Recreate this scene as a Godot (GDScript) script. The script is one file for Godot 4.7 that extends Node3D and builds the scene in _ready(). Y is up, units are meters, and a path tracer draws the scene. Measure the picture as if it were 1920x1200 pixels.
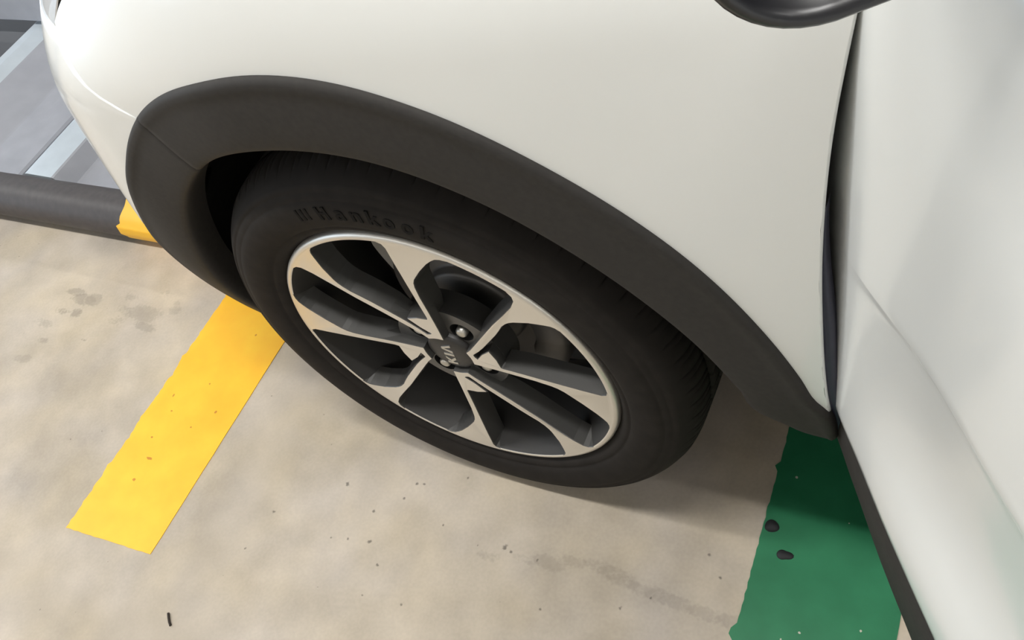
extends Node3D
# Front corner of a white car with its door open, parked on a concrete floor beside a steel parking deck.
# x runs backwards along the car, y is up, z points outwards from the car's side; the wheel stands over the origin.

const ZC := -0.84            # the car's centre plane
const WY := 0.319            # height of the wheel's centre
var M := {}
var counts := {}
var plan_pts := PackedVector2Array()

# ---------------------------------------------------------------- helpers
func mesh_node(called: String, mesh: Mesh, mat: Material, parent: Node) -> MeshInstance3D:
	var o := MeshInstance3D.new()
	o.name = called
	o.mesh = mesh
	o.material_override = mat
	parent.add_child(o, true)
	return o

func tag(o: Node, label: String, category: String, group := "", kind := "") -> void:
	if label != "": o.set_meta("label", label)
	if category != "": o.set_meta("category", category)
	if group != "": o.set_meta("group", group)
	if kind != "": o.set_meta("kind", kind)

func base(called: String, label: String, category: String, at := Vector3.ZERO, group := "") -> Node3D:
	var o := Node3D.new()
	o.name = called if not counts.has(called) else "%s_%03d" % [called, counts[called]]
	counts[called] = counts.get(called, 0) + 1
	add_child(o, true)
	o.position = at
	tag(o, label, category, group)
	return o

func part(called: String, parent: Node) -> Node3D:
	var o := Node3D.new()
	o.name = called
	parent.add_child(o, true)
	return o

func begin() -> SurfaceTool:
	var st := SurfaceTool.new()
	st.begin(Mesh.PRIMITIVE_TRIANGLES)
	st.set_smooth_group(0)
	return st

func done(st: SurfaceTool) -> ArrayMesh:
	st.generate_normals()
	st.index()
	return st.commit()

func tri(st: SurfaceTool, a: Vector3, b: Vector3, c: Vector3) -> void:
	st.add_vertex(a); st.add_vertex(b); st.add_vertex(c)

func quad(st: SurfaceTool, a: Vector3, b: Vector3, c: Vector3, d: Vector3) -> void:
	tri(st, a, b, c); tri(st, a, c, d)

# rows: Array of PackedVector3Array of one length; flip turns the faces over
func skin(st: SurfaceTool, rows: Array, flip := false, closed := false) -> void:
	for i in rows.size() - 1:
		var a: PackedVector3Array = rows[i]
		var b: PackedVector3Array = rows[i + 1]
		var n := a.size()
		for j in (n if closed else n - 1):
			var k := (j + 1) % n
			if flip: quad(st, a[j], b[j], b[k], a[k])
			else: quad(st, a[j], a[k], b[k], b[j])

func box_mesh(c: Vector3, s: Vector3, bev := 0.004) -> ArrayMesh:
	# a box with chamfered edges
	var st := begin()
	box_into(st, c, s, bev)
	return done(st)

func box_into(st: SurfaceTool, c: Vector3, s: Vector3, bev := 0.004) -> void:
	var h := s * 0.5
	var b := minf(bev, minf(h.x, minf(h.y, h.z)) * 0.9)
	st.set_smooth_group(-1)
	for ax in 3:
		for sg in [-1.0, 1.0]:
			var u := (ax + 1) % 3
			var w := (ax + 2) % 3
			var p := []
			for q in [[-1, -1], [1, -1], [1, 1], [-1, 1]]:
				var v := Vector3.ZERO
				v[ax] = sg * h[ax]; v[u] = q[0] * (h[u] - b); v[w] = q[1] * (h[w] - b)
				p.append(c + v)
			if sg > 0: quad(st, p[0], p[3], p[2], p[1])
			else: quad(st, p[0], p[1], p[2], p[3])
	for ax in 3:
		var u := (ax + 1) % 3
		var w := (ax + 2) % 3
		for su in [-1.0, 1.0]:
			for sw in [-1.0, 1.0]:
				var p := []
				for q in [[-1, 0], [1, 0], [1, 1], [-1, 1]]:
					var v := Vector3.ZERO
					v[ax] = q[0] * (h[ax] - b)
					v[u] = su * (h[u] if q[1] == 0 else h[u] - b)
					v[w] = sw * (h[w] - b if q[1] == 0 else h[w])
					p.append(c + v)
				if su * sw > 0: quad(st, p[0], p[3], p[2], p[1])
				else: quad(st, p[0], p[1], p[2], p[3])
	for sx in [-1.0, 1.0]:
		for sy in [-1.0, 1.0]:
			for sz in [-1.0, 1.0]:
				var a := c + Vector3(sx * h.x, sy * (h.y - b), sz * (h.z - b))
				var d := c + Vector3(sx * (h.x - b), sy * h.y, sz * (h.z - b))
				var e := c + Vector3(sx * (h.x - b), sy * (h.y - b), sz * h.z)
				if sx * sy * sz > 0: tri(st, a, e, d)
				else: tri(st, a, d, e)
	st.set_smooth_group(0)

# a lathe about the z axis: profile of (radius, z)
func lathe(st: SurfaceTool, prof: Array, seg := 96, flip := false) -> void:
	var rows := []
	for p in prof:
		var r := PackedVector3Array()
		for j in seg:
			var a := TAU * j / seg
			r.append(Vector3(p[0] * cos(a), p[0] * sin(a), p[1]))
		rows.append(r)
	skin(st, rows, flip, true)

func lathe_mesh(prof: Array, seg := 96, flip := false) -> ArrayMesh:
	var st := begin()
	lathe(st, prof, seg, flip)
	return done(st)

func tube(st: SurfaceTool, pts: Array, rad: float, seg := 12) -> void:
	var rows := []
	for i in pts.size():
		var t: Vector3 = (pts[mini(i + 1, pts.size() - 1)] - pts[maxi(i - 1, 0)]).normalized()
		var u := t.cross(Vector3.UP if absf(t.y) < 0.9 else Vector3.RIGHT).normalized()
		var w := t.cross(u)
		var r := PackedVector3Array()
		for j in seg:
			var a := TAU * j / seg
			r.append(pts[i] + (u * cos(a) + w * sin(a)) * rad)
		rows.append(r)
	skin(st, rows, false, true)

func slab(poly: PackedVector2Array, y0: float, y1: float) -> ArrayMesh:
	# a flat polygon in (x, z) with thickness
	var st := begin()
	st.set_smooth_group(-1)
	var idx := Geometry2D.triangulate_polygon(poly)
	for k in range(0, idx.size(), 3):
		var p := []
		for j in 3:
			p.append(Vector3(poly[idx[k + j]].x, y1, poly[idx[k + j]].y))
		if (p[1] - p[0]).cross(p[2] - p[0]).y > 0: tri(st, p[0], p[2], p[1])
		else: tri(st, p[0], p[1], p[2])
	var n := poly.size()
	for j in n:
		var a := poly[j]
		var b := poly[(j + 1) % n]
		quad(st, Vector3(a.x, y0, a.y), Vector3(b.x, y0, b.y), Vector3(b.x, y1, b.y), Vector3(a.x, y1, a.y))
	return done(st)

func tab(t: Array, x: float) -> float:
	# piecewise linear table [[x, y], ...] with smoothed corners
	if x <= t[0][0]: return t[0][1]
	for i in t.size() - 1:
		if x <= t[i + 1][0]:
			var k: float = (x - t[i][0]) / (t[i + 1][0] - t[i][0])
			var p0: float = t[maxi(i - 1, 0)][1]
			var p3: float = t[mini(i + 2, t.size() - 1)][1]
			return cubic_interpolate_in_time(t[i][1], t[i + 1][1], p0, p3, k, 1.0, (t[maxi(i - 1, 0)][0] - t[i][0]) / (t[i + 1][0] - t[i][0]) if i > 0 else -1.0, (t[mini(i + 2, t.size() - 1)][0] - t[i][0]) / (t[i + 1][0] - t[i][0]) if i + 2 < t.size() else 2.0)
	return t[t.size() - 1][1]

# ---------------------------------------------------------------- materials
func mat(col: Color, rough: float, metal := 0.0, spec := 0.5) -> StandardMaterial3D:
	var m := StandardMaterial3D.new()
	m.albedo_color = col
	m.roughness = rough
	m.metallic = metal
	m.metallic_specular = spec
	return m

func noise_tex(freq: float, c0: Color, c1: Color, sd: int, size := 512, oct := 4) -> NoiseTexture2D:
	var n := FastNoiseLite.new()
	n.noise_type = FastNoiseLite.TYPE_SIMPLEX_SMOOTH
	n.seed = sd
	n.frequency = freq
	n.fractal_octaves = oct
	var t := NoiseTexture2D.new()
	t.width = size; t.height = size
	t.seamless = true
	t.noise = n
	var g := Gradient.new()
	g.set_color(0, c0); g.set_color(1, c1)
	t.color_ramp = g
	return t

func bump_tex(freq: float, strength: float, sd: int, size := 512, oct := 4) -> NoiseTexture2D:
	var n := FastNoiseLite.new()
	n.noise_type = FastNoiseLite.TYPE_SIMPLEX_SMOOTH
	n.seed = sd
	n.frequency = freq
	n.fractal_octaves = oct
	var t := NoiseTexture2D.new()
	t.width = size; t.height = size
	t.seamless = true
	t.as_normal_map = true
	t.bump_strength = strength
	t.noise = n
	return t

func make_materials() -> void:
	var paint := mat(Color(0.905, 0.912, 0.902), 0.34)
	paint.clearcoat_enabled = true
	paint.clearcoat = 0.8
	paint.clearcoat_roughness = 0.1
	M.paint = paint
	var clad := mat(Color(1, 1, 1), 0.66, 0.0, 0.3)
	clad.albedo_texture = noise_tex(0.02, Color(0.195, 0.188, 0.182), Color(0.225, 0.217, 0.208), 5)
	clad.normal_enabled = true
	clad.normal_texture = bump_tex(0.35, 1.2, 6, 512, 2)
	clad.normal_scale = 0.25
	clad.uv1_triplanar = true
	clad.uv1_scale = Vector3(9, 9, 9)
	M.clad = clad
	var rubber := mat(Color(1, 1, 1), 0.75, 0.0, 0.25)
	rubber.albedo_texture = noise_tex(0.012, Color(0.135, 0.125, 0.118), Color(0.17, 0.158, 0.148), 9)
	rubber.uv1_triplanar = true
	rubber.uv1_scale = Vector3(5, 5, 5)
	M.rubber = rubber
	M.rubber_letter = mat(Color(0.085, 0.08, 0.077), 0.8, 0.0, 0.25)
	var face := mat(Color(0.90, 0.885, 0.855), 0.38, 0.8)
	face.normal_enabled = true
	face.normal_texture = bump_tex(0.3, 0.6, 12, 256, 2)
	face.normal_scale = 0.05
	face.uv1_triplanar = true
	face.uv1_scale = Vector3(20, 20, 20)
	M.face = face
	var spoke := mat(Color(0.285, 0.282, 0.275), 0.38, 0.2)
	spoke.clearcoat_enabled = true
	spoke.clearcoat = 0.35
	spoke.clearcoat_roughness = 0.15
	M.spoke = spoke
	M.cap = mat(Color(0.2, 0.195, 0.19), 0.42, 0.2)
	M.steel = mat(Color(0.78, 0.77, 0.74), 0.35, 0.85)
	M.disc = mat(Color(0.42, 0.41, 0.4), 0.5, 0.6)
	M.barrel = mat(Color(0.2, 0.195, 0.19), 0.6, 0.2)
	M.black = mat(Color(0.055, 0.053, 0.055), 0.8)
	M.liner = mat(Color(0.06, 0.058, 0.06), 0.9)
	var gloss := mat(Color(0.115, 0.115, 0.13), 0.32)
	gloss.clearcoat_enabled = true
	gloss.clearcoat = 0.3
	gloss.clearcoat_roughness = 0.25
	M.gloss = gloss
	M.seal = mat(Color(0.16, 0.165, 0.24), 0.5)
	M.mirror = mat(Color(0.82, 0.84, 0.88), 0.03, 1.0)
	var glass := mat(Color(0.55, 0.6, 0.6, 0.25), 0.02)
	glass.transparency = BaseMaterial3D.TRANSPARENCY_ALPHA
	M.glass = glass
	var lens := mat(Color(0.9, 0.92, 0.93, 0.22), 0.03)
	lens.transparency = BaseMaterial3D.TRANSPARENCY_ALPHA
	M.lens = lens
	M.lamp_bowl = mat(Color(0.62, 0.56, 0.47), 0.3, 0.5)
	M.cloth = mat(Color(0.16, 0.16, 0.165), 0.95)
	var lit_zinc := mat(Color(1, 1, 1), 0.38, 0.25)
	lit_zinc.albedo_texture = noise_tex(0.015, Color(0.77, 0.81, 0.84), Color(0.81, 0.85, 0.88), 21)  # paler and bluer than the grey sheet: ceiling reflection put into the colour
	lit_zinc.uv1_world_triplanar = true
	lit_zinc.uv1_triplanar = true
	lit_zinc.uv1_scale = Vector3(2, 2, 2)
	M.lit_zinc = lit_zinc
	var greysteel := mat(Color(1, 1, 1), 0.55, 0.15)
	greysteel.albedo_texture = noise_tex(0.012, Color(0.62, 0.63, 0.66), Color(0.66, 0.67, 0.70), 22)
	greysteel.uv1_triplanar = true
	greysteel.uv1_world_triplanar = true
	greysteel.uv1_scale = Vector3(2, 2, 2)
	M.greysteel = greysteel
	M.shaded_steel = mat(Color(0.33, 0.335, 0.35), 0.7, 0.1)  # dark colour carries the shade below the beam
	var pipe := mat(Color(1, 1, 1), 0.5, 0.0, 0.4)
	pipe.albedo_texture = noise_tex(0.03, Color(0.25, 0.235, 0.235), Color(0.31, 0.29, 0.285), 25)
	pipe.uv1_triplanar = true
	pipe.uv1_scale = Vector3(3, 3, 3)
	M.pipe = pipe
	M.pipe_yellow = mat(Color(0.96, 0.72, 0.05), 0.45)
	var yel := mat(Color(1, 1, 1), 0.5)
	yel.albedo_texture = noise_tex(0.01, Color(0.965, 0.715, 0.11), Color(0.98, 0.775, 0.16), 31)
	yel.uv1_triplanar = true
	yel.uv1_scale = Vector3(2.2, 2.2, 2.2)
	M.yellow = yel
	var grn := mat(Color(1, 1, 1), 0.5)
	grn.albedo_texture = noise_tex(0.012, Color(0.13, 0.43, 0.285), Color(0.165, 0.48, 0.325), 33)
	grn.uv1_triplanar = true
	grn.uv1_scale = Vector3(2.5, 2.5, 2.5)
	M.green = grn
	M.plug = mat(Color(0.1, 0.1, 0.11), 0.7)
	M.grit = mat(Color(0.2, 0.17, 0.15), 0.9)
	M.chip = mat(Color(0.75, 0.74, 0.68), 0.8)
	M.scuff = mat(Color(0.78, 0.52, 0.14), 0.7)
	M.plaster = mat(Color(0.74, 0.74, 0.74), 0.9)
	M.fitting = mat(Color(0.9, 0.9, 0.9), 0.5)
	var tubem := mat(Color(1, 1, 1), 0.5)
	tubem.emission_enabled = true
	tubem.emission = Color(1.0, 0.985, 0.95)
	tubem.emission_energy_multiplier = 5.0
	M.tube = tubem
	M.floor = floor_material()

func floor_material() -> StandardMaterial3D:
	# concrete: cloudy tones, trowel patches, stains, old scuffs and specks; one tile is 2.4 m, (x, z) from (-1.75, -0.9)
	var N := 2048
	var per := N / 2.4
	var imgs := []
	for spec in [[0.0022, 41, 4], [0.011, 42, 4], [0.16, 43, 2], [0.005, 44, 3]]:
		var n := FastNoiseLite.new()
		n.noise_type = FastNoiseLite.TYPE_SIMPLEX_SMOOTH
		n.frequency = spec[0]
		n.seed = spec[1]
		n.fractal_octaves = spec[2]
		var im := n.get_seamless_image(N, N)
		im.convert(Image.FORMAT_L8)
		imgs.append(im.get_data())
	var A: PackedByteArray = imgs[0]
	var B: PackedByteArray = imgs[1]
	var G: PackedByteArray = imgs[2]
	var D: PackedByteArray = imgs[3]
	# old scuff prints beyond the yellow stripe, well away from the car: x, z, radius along x, radius along z, strength
	var spots := [[-1.10, -0.15, 0.022, 0.009, 0.16], [-1.07, -0.135, 0.03, 0.012, 0.17], [-1.04, -0.14, 0.018, 0.014, 0.12], [-1.10, -0.097, 0.028, 0.01, 0.19], [-1.06, -0.1, 0.016, 0.012, 0.19], [-1.12, -0.06, 0.03, 0.014, 0.1], [-1.086, -0.023, 0.016, 0.007, 0.13], [-0.985, -0.046, 0.012, 0.005, 0.36],
		[-0.946, -0.166, 0.02, 0.01, 0.1], [-0.872, -0.19, 0.018, 0.009, 0.11], [-0.832, -0.175, 0.012, 0.012, 0.1], [-0.942, -0.133, 0.02, 0.012, 0.1], [-0.827, -0.156, 0.016, 0.012, 0.1], [-0.885, -0.135, 0.06, 0.02, 0.1], [-0.86, -0.105, 0.04, 0.01, 0.12], [-1.1, 0.028, 0.022, 0.01, 0.08], [-0.95, -0.104, 0.03, 0.012, 0.1]]
	var band := [[0.034, 0.133], [0.07, 0.122], [0.111, 0.116], [0.15, 0.104], [0.18, 0.1], [0.205, 0.104], [0.227, 0.111], [0.25, 0.113], [0.273, 0.115], [0.3, 0.118], [0.339, 0.12], [0.381, 0.12]]
	# and the outline of a dried puddle on the open floor
	for b in band: spots.append([b[0], b[1], 0.026, 0.0095, 0.085])
	var specks := [[-0.257, 0.088, 4.0], [-0.191, 0.119, 3.2], [-0.359, 0.168, 3.0], [-0.151, 0.084, 2.8], [-0.172, 0.166, 3.4], [-0.21, 0.172, 2.6], [-0.142, 0.056, 2.2], [-0.13, 0.053, 2.2], [0.039, 0.113, 4.0], [0.05, 0.117, 3.0], [0.093, 0.117, 2.8], [0.323, 0.04, 2.6], [0.346, 0.068, 2.2], [0.265, 0.122, 2.0], [0.23, 0.148, 2.8], [0.124, 0.183, 2.2], [-0.076, 0.24, 2.8], [-0.142, 0.245, 2.2], [-0.069, 0.108, 2.0], [-0.238, 0.179, 2.2], [-0.372, 0.237, 2.2], [-0.142, 0.196, 2.6], [-0.064, 0.024, 2.2]]
	var rng := RandomNumberGenerator.new()
	rng.seed = 77
	for k in 130: specks.append([rng.randf_range(-1.7, 0.6), rng.randf_range(-0.3, 1.4), rng.randf_range(0.4, 1.2)])
	var stain := PackedFloat32Array()
	stain.resize(N * N)
	for s in spots:
		var cx: float = (s[0] + 1.75) * per
		var cz: float = (s[1] + 0.9) * per
		var rx: float = s[2] * per
		var rz: float = s[3] * per
		for j in range(maxi(0, int(cz - rz * 1.6)), mini(N, int(cz + rz * 1.6))):
			for i in range(maxi(0, int(cx - rx * 1.6)), mini(N, int(cx + rx * 1.6))):
				var q := pow((i - cx) / rx, 2.0) + pow((j - cz) / rz, 2.0)
				q += (B[j * N + i] - 128) / 128.0 * 1.4 + (G[j * N + i] - 128) / 128.0 * 0.5
				if q < 1.25: stain[j * N + i] = maxf(stain[j * N + i], 0.0) * 0.35 + 0.65 * s[4] * smoothstep(1.25, 0.2, q)
	for s in specks:
		var cx: float = (s[0] + 1.75) * per
		var cz: float = (s[1] + 0.9) * per
		var r: float = s[2] * 0.8
		for j in range(maxi(0, int(cz - r - 2)), mini(N, int(cz + r + 3))):
			for i in range(maxi(0, int(cx - r - 2)), mini(N, int(cx + r + 3))):
				var q := Vector2(i - cx, j - cz).length() / r + (G[j * N + i] - 128) / 200.0
				if q < 1.0: stain[j * N + i] = maxf(stain[j * N + i], 0.34 * clampf((1.0 - q) * 2.0, 0.0, 1.0))
	var out := PackedByteArray()
	out.resize(N * N * 3)
	for p in N * N:
		var a := (A[p] - 128) / 128.0
		var b := (B[p] - 128) / 128.0
		var g := (G[p] - 128) / 128.0
		var d := (D[p] - 128) / 128.0
		var l := 1.0 + 0.075 * a + 0.06 * b + 0.022 * g
		l *= 1.0 - stain[p]
		var warm := 0.5 + 0.9 * d
		out[p * 3] = clampi(int(l * (182.0 + 1.0 * warm)), 0, 255)
		out[p * 3 + 1] = clampi(int(l * (172.0 - 1.0 * warm)), 0, 255)
		out[p * 3 + 2] = clampi(int(l * (159.0 - 7.0 * warm)), 0, 255)
	var img := Image.create_from_data(N, N, false, Image.FORMAT_RGB8, out)
	var m := mat(Color(1, 1, 1), 0.62, 0.0, 0.35)
	m.albedo_texture = ImageTexture.create_from_image(img)
	m.normal_enabled = true
	m.normal_texture = bump_tex(0.05, 2.0, 51, 512, 4)
	m.normal_scale = 0.12
	return m

# ---------------------------------------------------------------- the car's body as a surface
func make_plan() -> void:
	var kx := [0.62, 0.3, 0.0, -0.1, -0.2, -0.3, -0.4, -0.5, -0.6, -0.68, -0.74, -0.78, -0.795]
	var dz := [0.0, 0.0, 0.0, -0.001, -0.0135, -0.0270, -0.0395, -0.0860, -0.1990, -0.345, -0.50, -0.67, -0.874]
	for i in kx.size() - 1:
		for k in 16:
			var t := k / 16.0
			var q := []
			for w in [kx, dz]:
				var p0: float = w[maxi(i - 1, 0)]
				var p1: float = w[i]
				var p2: float = w[i + 1]
				var p3: float = w[mini(i + 2, kx.size() - 1)]
				q.append(0.5 * (2 * p1 + (p2 - p0) * t + (2 * p0 - 5 * p1 + 4 * p2 - p3) * t * t + (3 * p1 - p0 - 3 * p2 + p3) * t * t * t))
			plan_pts.append(Vector2(q[0], q[1]))
	plan_pts.append(Vector2(kx[-1], dz[-1]))

func nose_k(y: float) -> float: return 1.0 - 0.5565 * maxf(0.0, y - 0.45)
func shoulder(x: float) -> float: return 0.7948 + 0.3026 * minf(x, 0.0) + 0.12 * maxf(x, 0.0)
func side_z(x: float, y: float) -> float:
	return 0.034 - 0.13 * pow(y - 0.66, 2.0) - 0.737 * pow(maxf(0.0, 0.45 - y), 2.0) - lerpf(3.6, 1.3, smoothstep(-0.36, -0.10, x)) * pow(maxf(0.0, y - shoulder(x)), 2.0)
func plan_dz(xs: float) -> float:
	if xs >= 0.3: return 0.0
	var lo := 0
	var hi := plan_pts.size() - 1
	while hi - lo > 1:
		var m := (lo + hi) / 2
		if plan_pts[m].x >= xs: lo = m
		else: hi = m
	var t := clampf((plan_pts[lo].x - xs) / maxf(1e-6, plan_pts[lo].x - plan_pts[hi].x), 0.0, 1.0)
	return lerpf(plan_pts[lo].y, plan_pts[hi].y, t)
func body_z(x: float, y: float) -> float:
	var xs := x if x > -0.1 else -0.1 + (x + 0.1) / nose_k(y)
	return ZC + (side_z(x, y) - ZC) * (1.0 + plan_dz(xs) / 0.874)
# a point of the nose: s counts along the plan curve
func nose_point(s: float, y: float, lift := 0.0) -> Vector3:
	var i := clampi(int(s), 0, plan_pts.size() - 2)
	var p := plan_pts[i].lerp(plan_pts[i + 1], s - i)
	var x := p.x if p.x > -0.1 else -0.1 + (p.x + 0.1) * nose_k(y)
	return Vector3(x, y, ZC + (side_z(x, y) - ZC) * (1.0 + p.y / 0.874) + lift)
func nose_s(x: float, y: float) -> float:
	var xs := x if x > -0.1 else -0.1 + (x + 0.1) / nose_k(y)
	for i in plan_pts.size() - 1:
		if plan_pts[i + 1].x <= xs:
			return i + clampf((plan_pts[i].x - xs) / maxf(1e-6, plan_pts[i].x - plan_pts[i + 1].x), 0.0, 1.0)
	return plan_pts.size() - 1.0
const RO := [[3.0, 0.479], [7.0, 0.481], [10.6, 0.480], [13.0, 0.472], [18.0, 0.469], [25.0, 0.467], [40.0, 0.467], [60.0, 0.466], [72.0, 0.470], [84.0, 0.473], [96.0, 0.470], [103.0, 0.466], [113.0, 0.460], [123.5, 0.455], [131.0, 0.452], [137.0, 0.450], [150.0, 0.455], [163.0, 0.463], [175.0, 0.460], [185.0, 0.453], [196.0, 0.445]]
const RI := [[3.0, 0.434], [6.4, 0.404], [14.0, 0.395], [20.0, 0.390], [26.0, 0.386], [35.0, 0.380], [50.0, 0.376], [64.0, 0.378], [80.0, 0.381], [95.0, 0.381], [105.0, 0.381], [116.0, 0.377], [129.0, 0.371], [140.0, 0.369], [149.0, 0.367], [160.0, 0.364], [175.0, 0.367], [188.0, 0.372], [196.0, 0.376]]
const EDGE := [[0.30, 0.480], [0.40, 0.4735], [0.44, 0.470], [0.483, 0.4675], [0.56, 0.465], [0.646, 0.464], [0.773, 0.4695], [0.862, 0.480], [1.0, 0.500]]
const SEAM := [[0.700, -0.250], [0.717, -0.285], [0.733, -0.309], [0.750, -0.327], [0.771, -0.340], [0.787, -0.356]]

func polar(th: float, r: float) -> Vector2:
	return Vector2(r * cos(deg_to_rad(th)), WY + r * sin(deg_to_rad(th)))
func on_body(p: Vector2, lift := 0.0) -> Vector3: return Vector3(p.x, p.y, body_z(p.x, p.y) + lift)
func top_y(x: float) -> float: return shoulder(x) + 0.115

func fender_mesh() -> ArrayMesh:
	var st := begin()
	var th0 := 10.9
	var corner := rad_to_deg(atan2(top_y(0.485) - WY, 0.4985))
	var ths := []
	for k in 41: ths.append(lerpf(th0, corner, k / 40.0))
	for k in range(1, 61): ths.append(lerpf(corner, 126.6, k / 60.0))
	var rows := []
	for th in ths:
		var r0 := tab(RO, th) - 0.006
		var r1 := r0
		while r1 < 0.95:
			var p := polar(th, r1 + 0.001)
			if p.x > tab(EDGE, p.y) or p.y > top_y(p.x): break
			r1 += 0.001
		if th > corner:
			# up to the lamp's edge in front
			r1 = minf(r1, lerpf(r1, 0.580, smoothstep(118.0, 126.6, th)))
		var row := PackedVector3Array()
		for k in 37:
			var r := lerpf(r0, maxf(r1, r0 + 0.0005), k / 36.0)
			var a: float = th - smoothstep(110.0, 126.6, th) * maxf(0.0, 3.4 * (1.0 - (r - 0.455) / 0.05))
			row.append(on_body(polar(a, r)))
		rows.append(row)
	skin(st, rows, true)
	# the folded edge along the door gap
	var er := []
	for k in 60:
		var y := lerpf(0.408, top_y(0.485) - 0.002, k / 59.0)
		var x := tab(EDGE, y)
		var z := body_z(x, y)
		er.append(PackedVector3Array([Vector3(x - 0.0005, y, z), Vector3(x + 0.0012, y, z - 0.002), Vector3(x + 0.001, y, z - 0.005), Vector3(x - 0.004, y, z - 0.02)]))
	skin(st, er, true)
	return done(st)

func bumper_mesh(y0: float, y1: float, lift: float) -> ArrayMesh:
	var st := begin()
	var rows := []
	var n := 34
	for k in n + 1:
		var y := lerpf(y0, y1, k / float(n))
		var x := 0.0
		if y >= 0.7: x = tab(SEAM, y) - 0.0015
		else:
			# the arch's outer line at this height
			x = -0.3
			for it in 12:
				var th := rad_to_deg(atan2(y - WY, x))
				if th < 0: th += 360.0
				var r := tab(RO, th) - 0.008
				x = -sqrt(maxf(0.0001, r * r - (y - WY) * (y - WY)))
		var s0 := nose_s(x, y)
		var row := PackedVector3Array()
		var p := nose_point(s0, y)
		row.append(p + Vector3(0.0035, -0.0005, -0.012))
		row.append(p + Vector3(0.0030, -0.0003, -0.0035))
		row.append(p + Vector3(0.0012, 0.0, -0.0002 + lift * 0.5))
		for j in 70:
			var q := pow(j / 69.0, 1.25)
			row.append(nose_point(lerpf(s0 + 0.15, plan_pts.size() - 1.0, q), y, lift * (1.0 - q)))
		rows.append(row)
	# top edge turned in
	var last: PackedVector3Array = rows[rows.size() - 1]
	var fold := PackedVector3Array()
	for v in last: fold.append(v + Vector3(0.008, 0.001, -0.012))
	rows.append(fold)
	skin(st, rows, true)
	return done(st)

func mirrored(m: ArrayMesh) -> ArrayMesh:
	# the same shape on the car's other side
	var st := begin()
	var arr := m.surface_get_arrays(0)
	var v: PackedVector3Array = arr[Mesh.ARRAY_VERTEX]
	var ix: PackedInt32Array = arr[Mesh.ARRAY_INDEX]
	for k in range(0, ix.size(), 3):
		for j in [0, 2, 1]:
			var p := v[ix[k + j]]
			st.add_vertex(Vector3(p.x, p.y, 2.0 * ZC - p.z))
	return done(st)

func trim_mesh(t0: float, t1: float, cap0: bool, cap1: bool) -> ArrayMesh:
	var st := begin()
	var rows := []
	var n := int(ceil((t1 - t0) / 1.25))
	for k in n + 1:
		var th := lerpf(t0, t1, k / float(n))
		var ro := tab(RO, th)
		var ri := tab(RI, th)
		var row := PackedVector3Array()
		for s in [[1.0, -0.012, 0.0015], [1.0, 0.0005, 0.0015], [1.0, 0.0035, 0.0], [1.0, 0.0055, -0.0025], [0.94, 0.0062, 0.0], [0.86, 0.0058, 0.0], [0.84, 0.0052, 0.0], [0.7, 0.0048, 0.0], [0.5, 0.0042, 0.0], [0.3, 0.0032, 0.0], [0.12, 0.0015, 0.0], [0.05, 0.0, 0.0], [0.02, -0.0022, 0.0], [0.0, -0.006, 0.0], [0.0, -0.018, 0.0], [0.01, -0.045, 0.0]]:
			var r: float = lerpf(ri, ro, s[0]) + s[2]
			var p := polar(th, r)
			row.append(Vector3(p.x, p.y, body_z(p.x, p.y) + s[1]))
		rows.append(row)
	# ends folded in
	for e in [0, 1]:
		if (e == 0 and cap0) or (e == 1 and cap1):
			var src: PackedVector3Array = rows[0] if e == 0 else rows[rows.size() - 1]
			var th := t0 - 0.5 if e == 0 else t1 + 0.5
			var d := Vector3(-sin(deg_to_rad(th)), cos(deg_to_rad(th)), 0) * (-1.0 if e == 0 else 1.0)
			var a := PackedVector3Array()
			var b := PackedVector3Array()
			for q in src:
				a.append(q + d * 0.002 + Vector3(0, 0, -0.0015))
				b.append(q + d * 0.003 + Vector3(0, 0, -0.03))
			if e == 0:
				rows.push_front(a); rows.push_front(b)
			else:
				rows.append(a); rows.append(b)
	skin(st, rows, false)
	return done(st)

# ---------------------------------------------------------------- the wheel
func rp(r: float, a: float) -> Vector2:
	return Vector2(r * cos(deg_to_rad(a)), r * sin(deg_to_rad(a))) * 0.001
func face_z(r: float) -> float: return 0.006 * smoothstep(0.03, 0.235, r) - 0.0005

func spoke_outline() -> PackedVector2Array:
	# one pair of spokes with the barb and slot at its foot, round the window between them (mm, degrees)
	var pts := []
	for q in [[37, 29], [48, 33], [60, 37], [83, 41.6], [106, 44.2], [140, 46.4], [175, 47.2], [200, 47.8], [215, 48.8], [221, 50.2], [224.2, 52.5]]: pts.append(q)
	for a in [50, 47, 44, 41, 38, 36]: pts.append([226, a])
	for q in [[224.2, 33], [222.5, 34.6], [219, 35.8], [212, 37.0], [195, 39.9], [175, 42.7], [168, 43.4], [160, 43.7], [150, 43.5], [136, 42.0], [122, 40.4], [98, 37.3], [75, 32.5], [60, 28.2], [45.5, 22.5], [44.6, 19.5], [44.8, 14.5], [46.6, 10.6]]: pts.append(q)
	for q in [[60, 21.4], [78, 26.4], [78, 14.0], [77.5, 2.2], [80.5, 1.3], [110, 1.2], [150, 1.0], [190, 0.9], [215, 0.9], [221.5, 1.6], [224.2, 3.4]]: pts.append(q)
	for a in [0, -3, -6, -9, -12, -15]: pts.append([226, a])
	for q in [[224.2, -19.5], [222.5, -17.3], [219, -15.6], [213, -14.2], [204, -12.4], [185, -8.9], [170, -6.0], [163, -4.5], [155, -3.3], [146, -2.7], [125, -2.5], [100, -3.2], [75, -4.2], [55, -5.6], [37, -8]]: pts.append(q)
	for a in [-2, 6, 14, 22]: pts.append([36.5, a])
	var out := PackedVector2Array()
	for p in pts: out.append(rp(p[0], p[1]))
	return out

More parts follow.
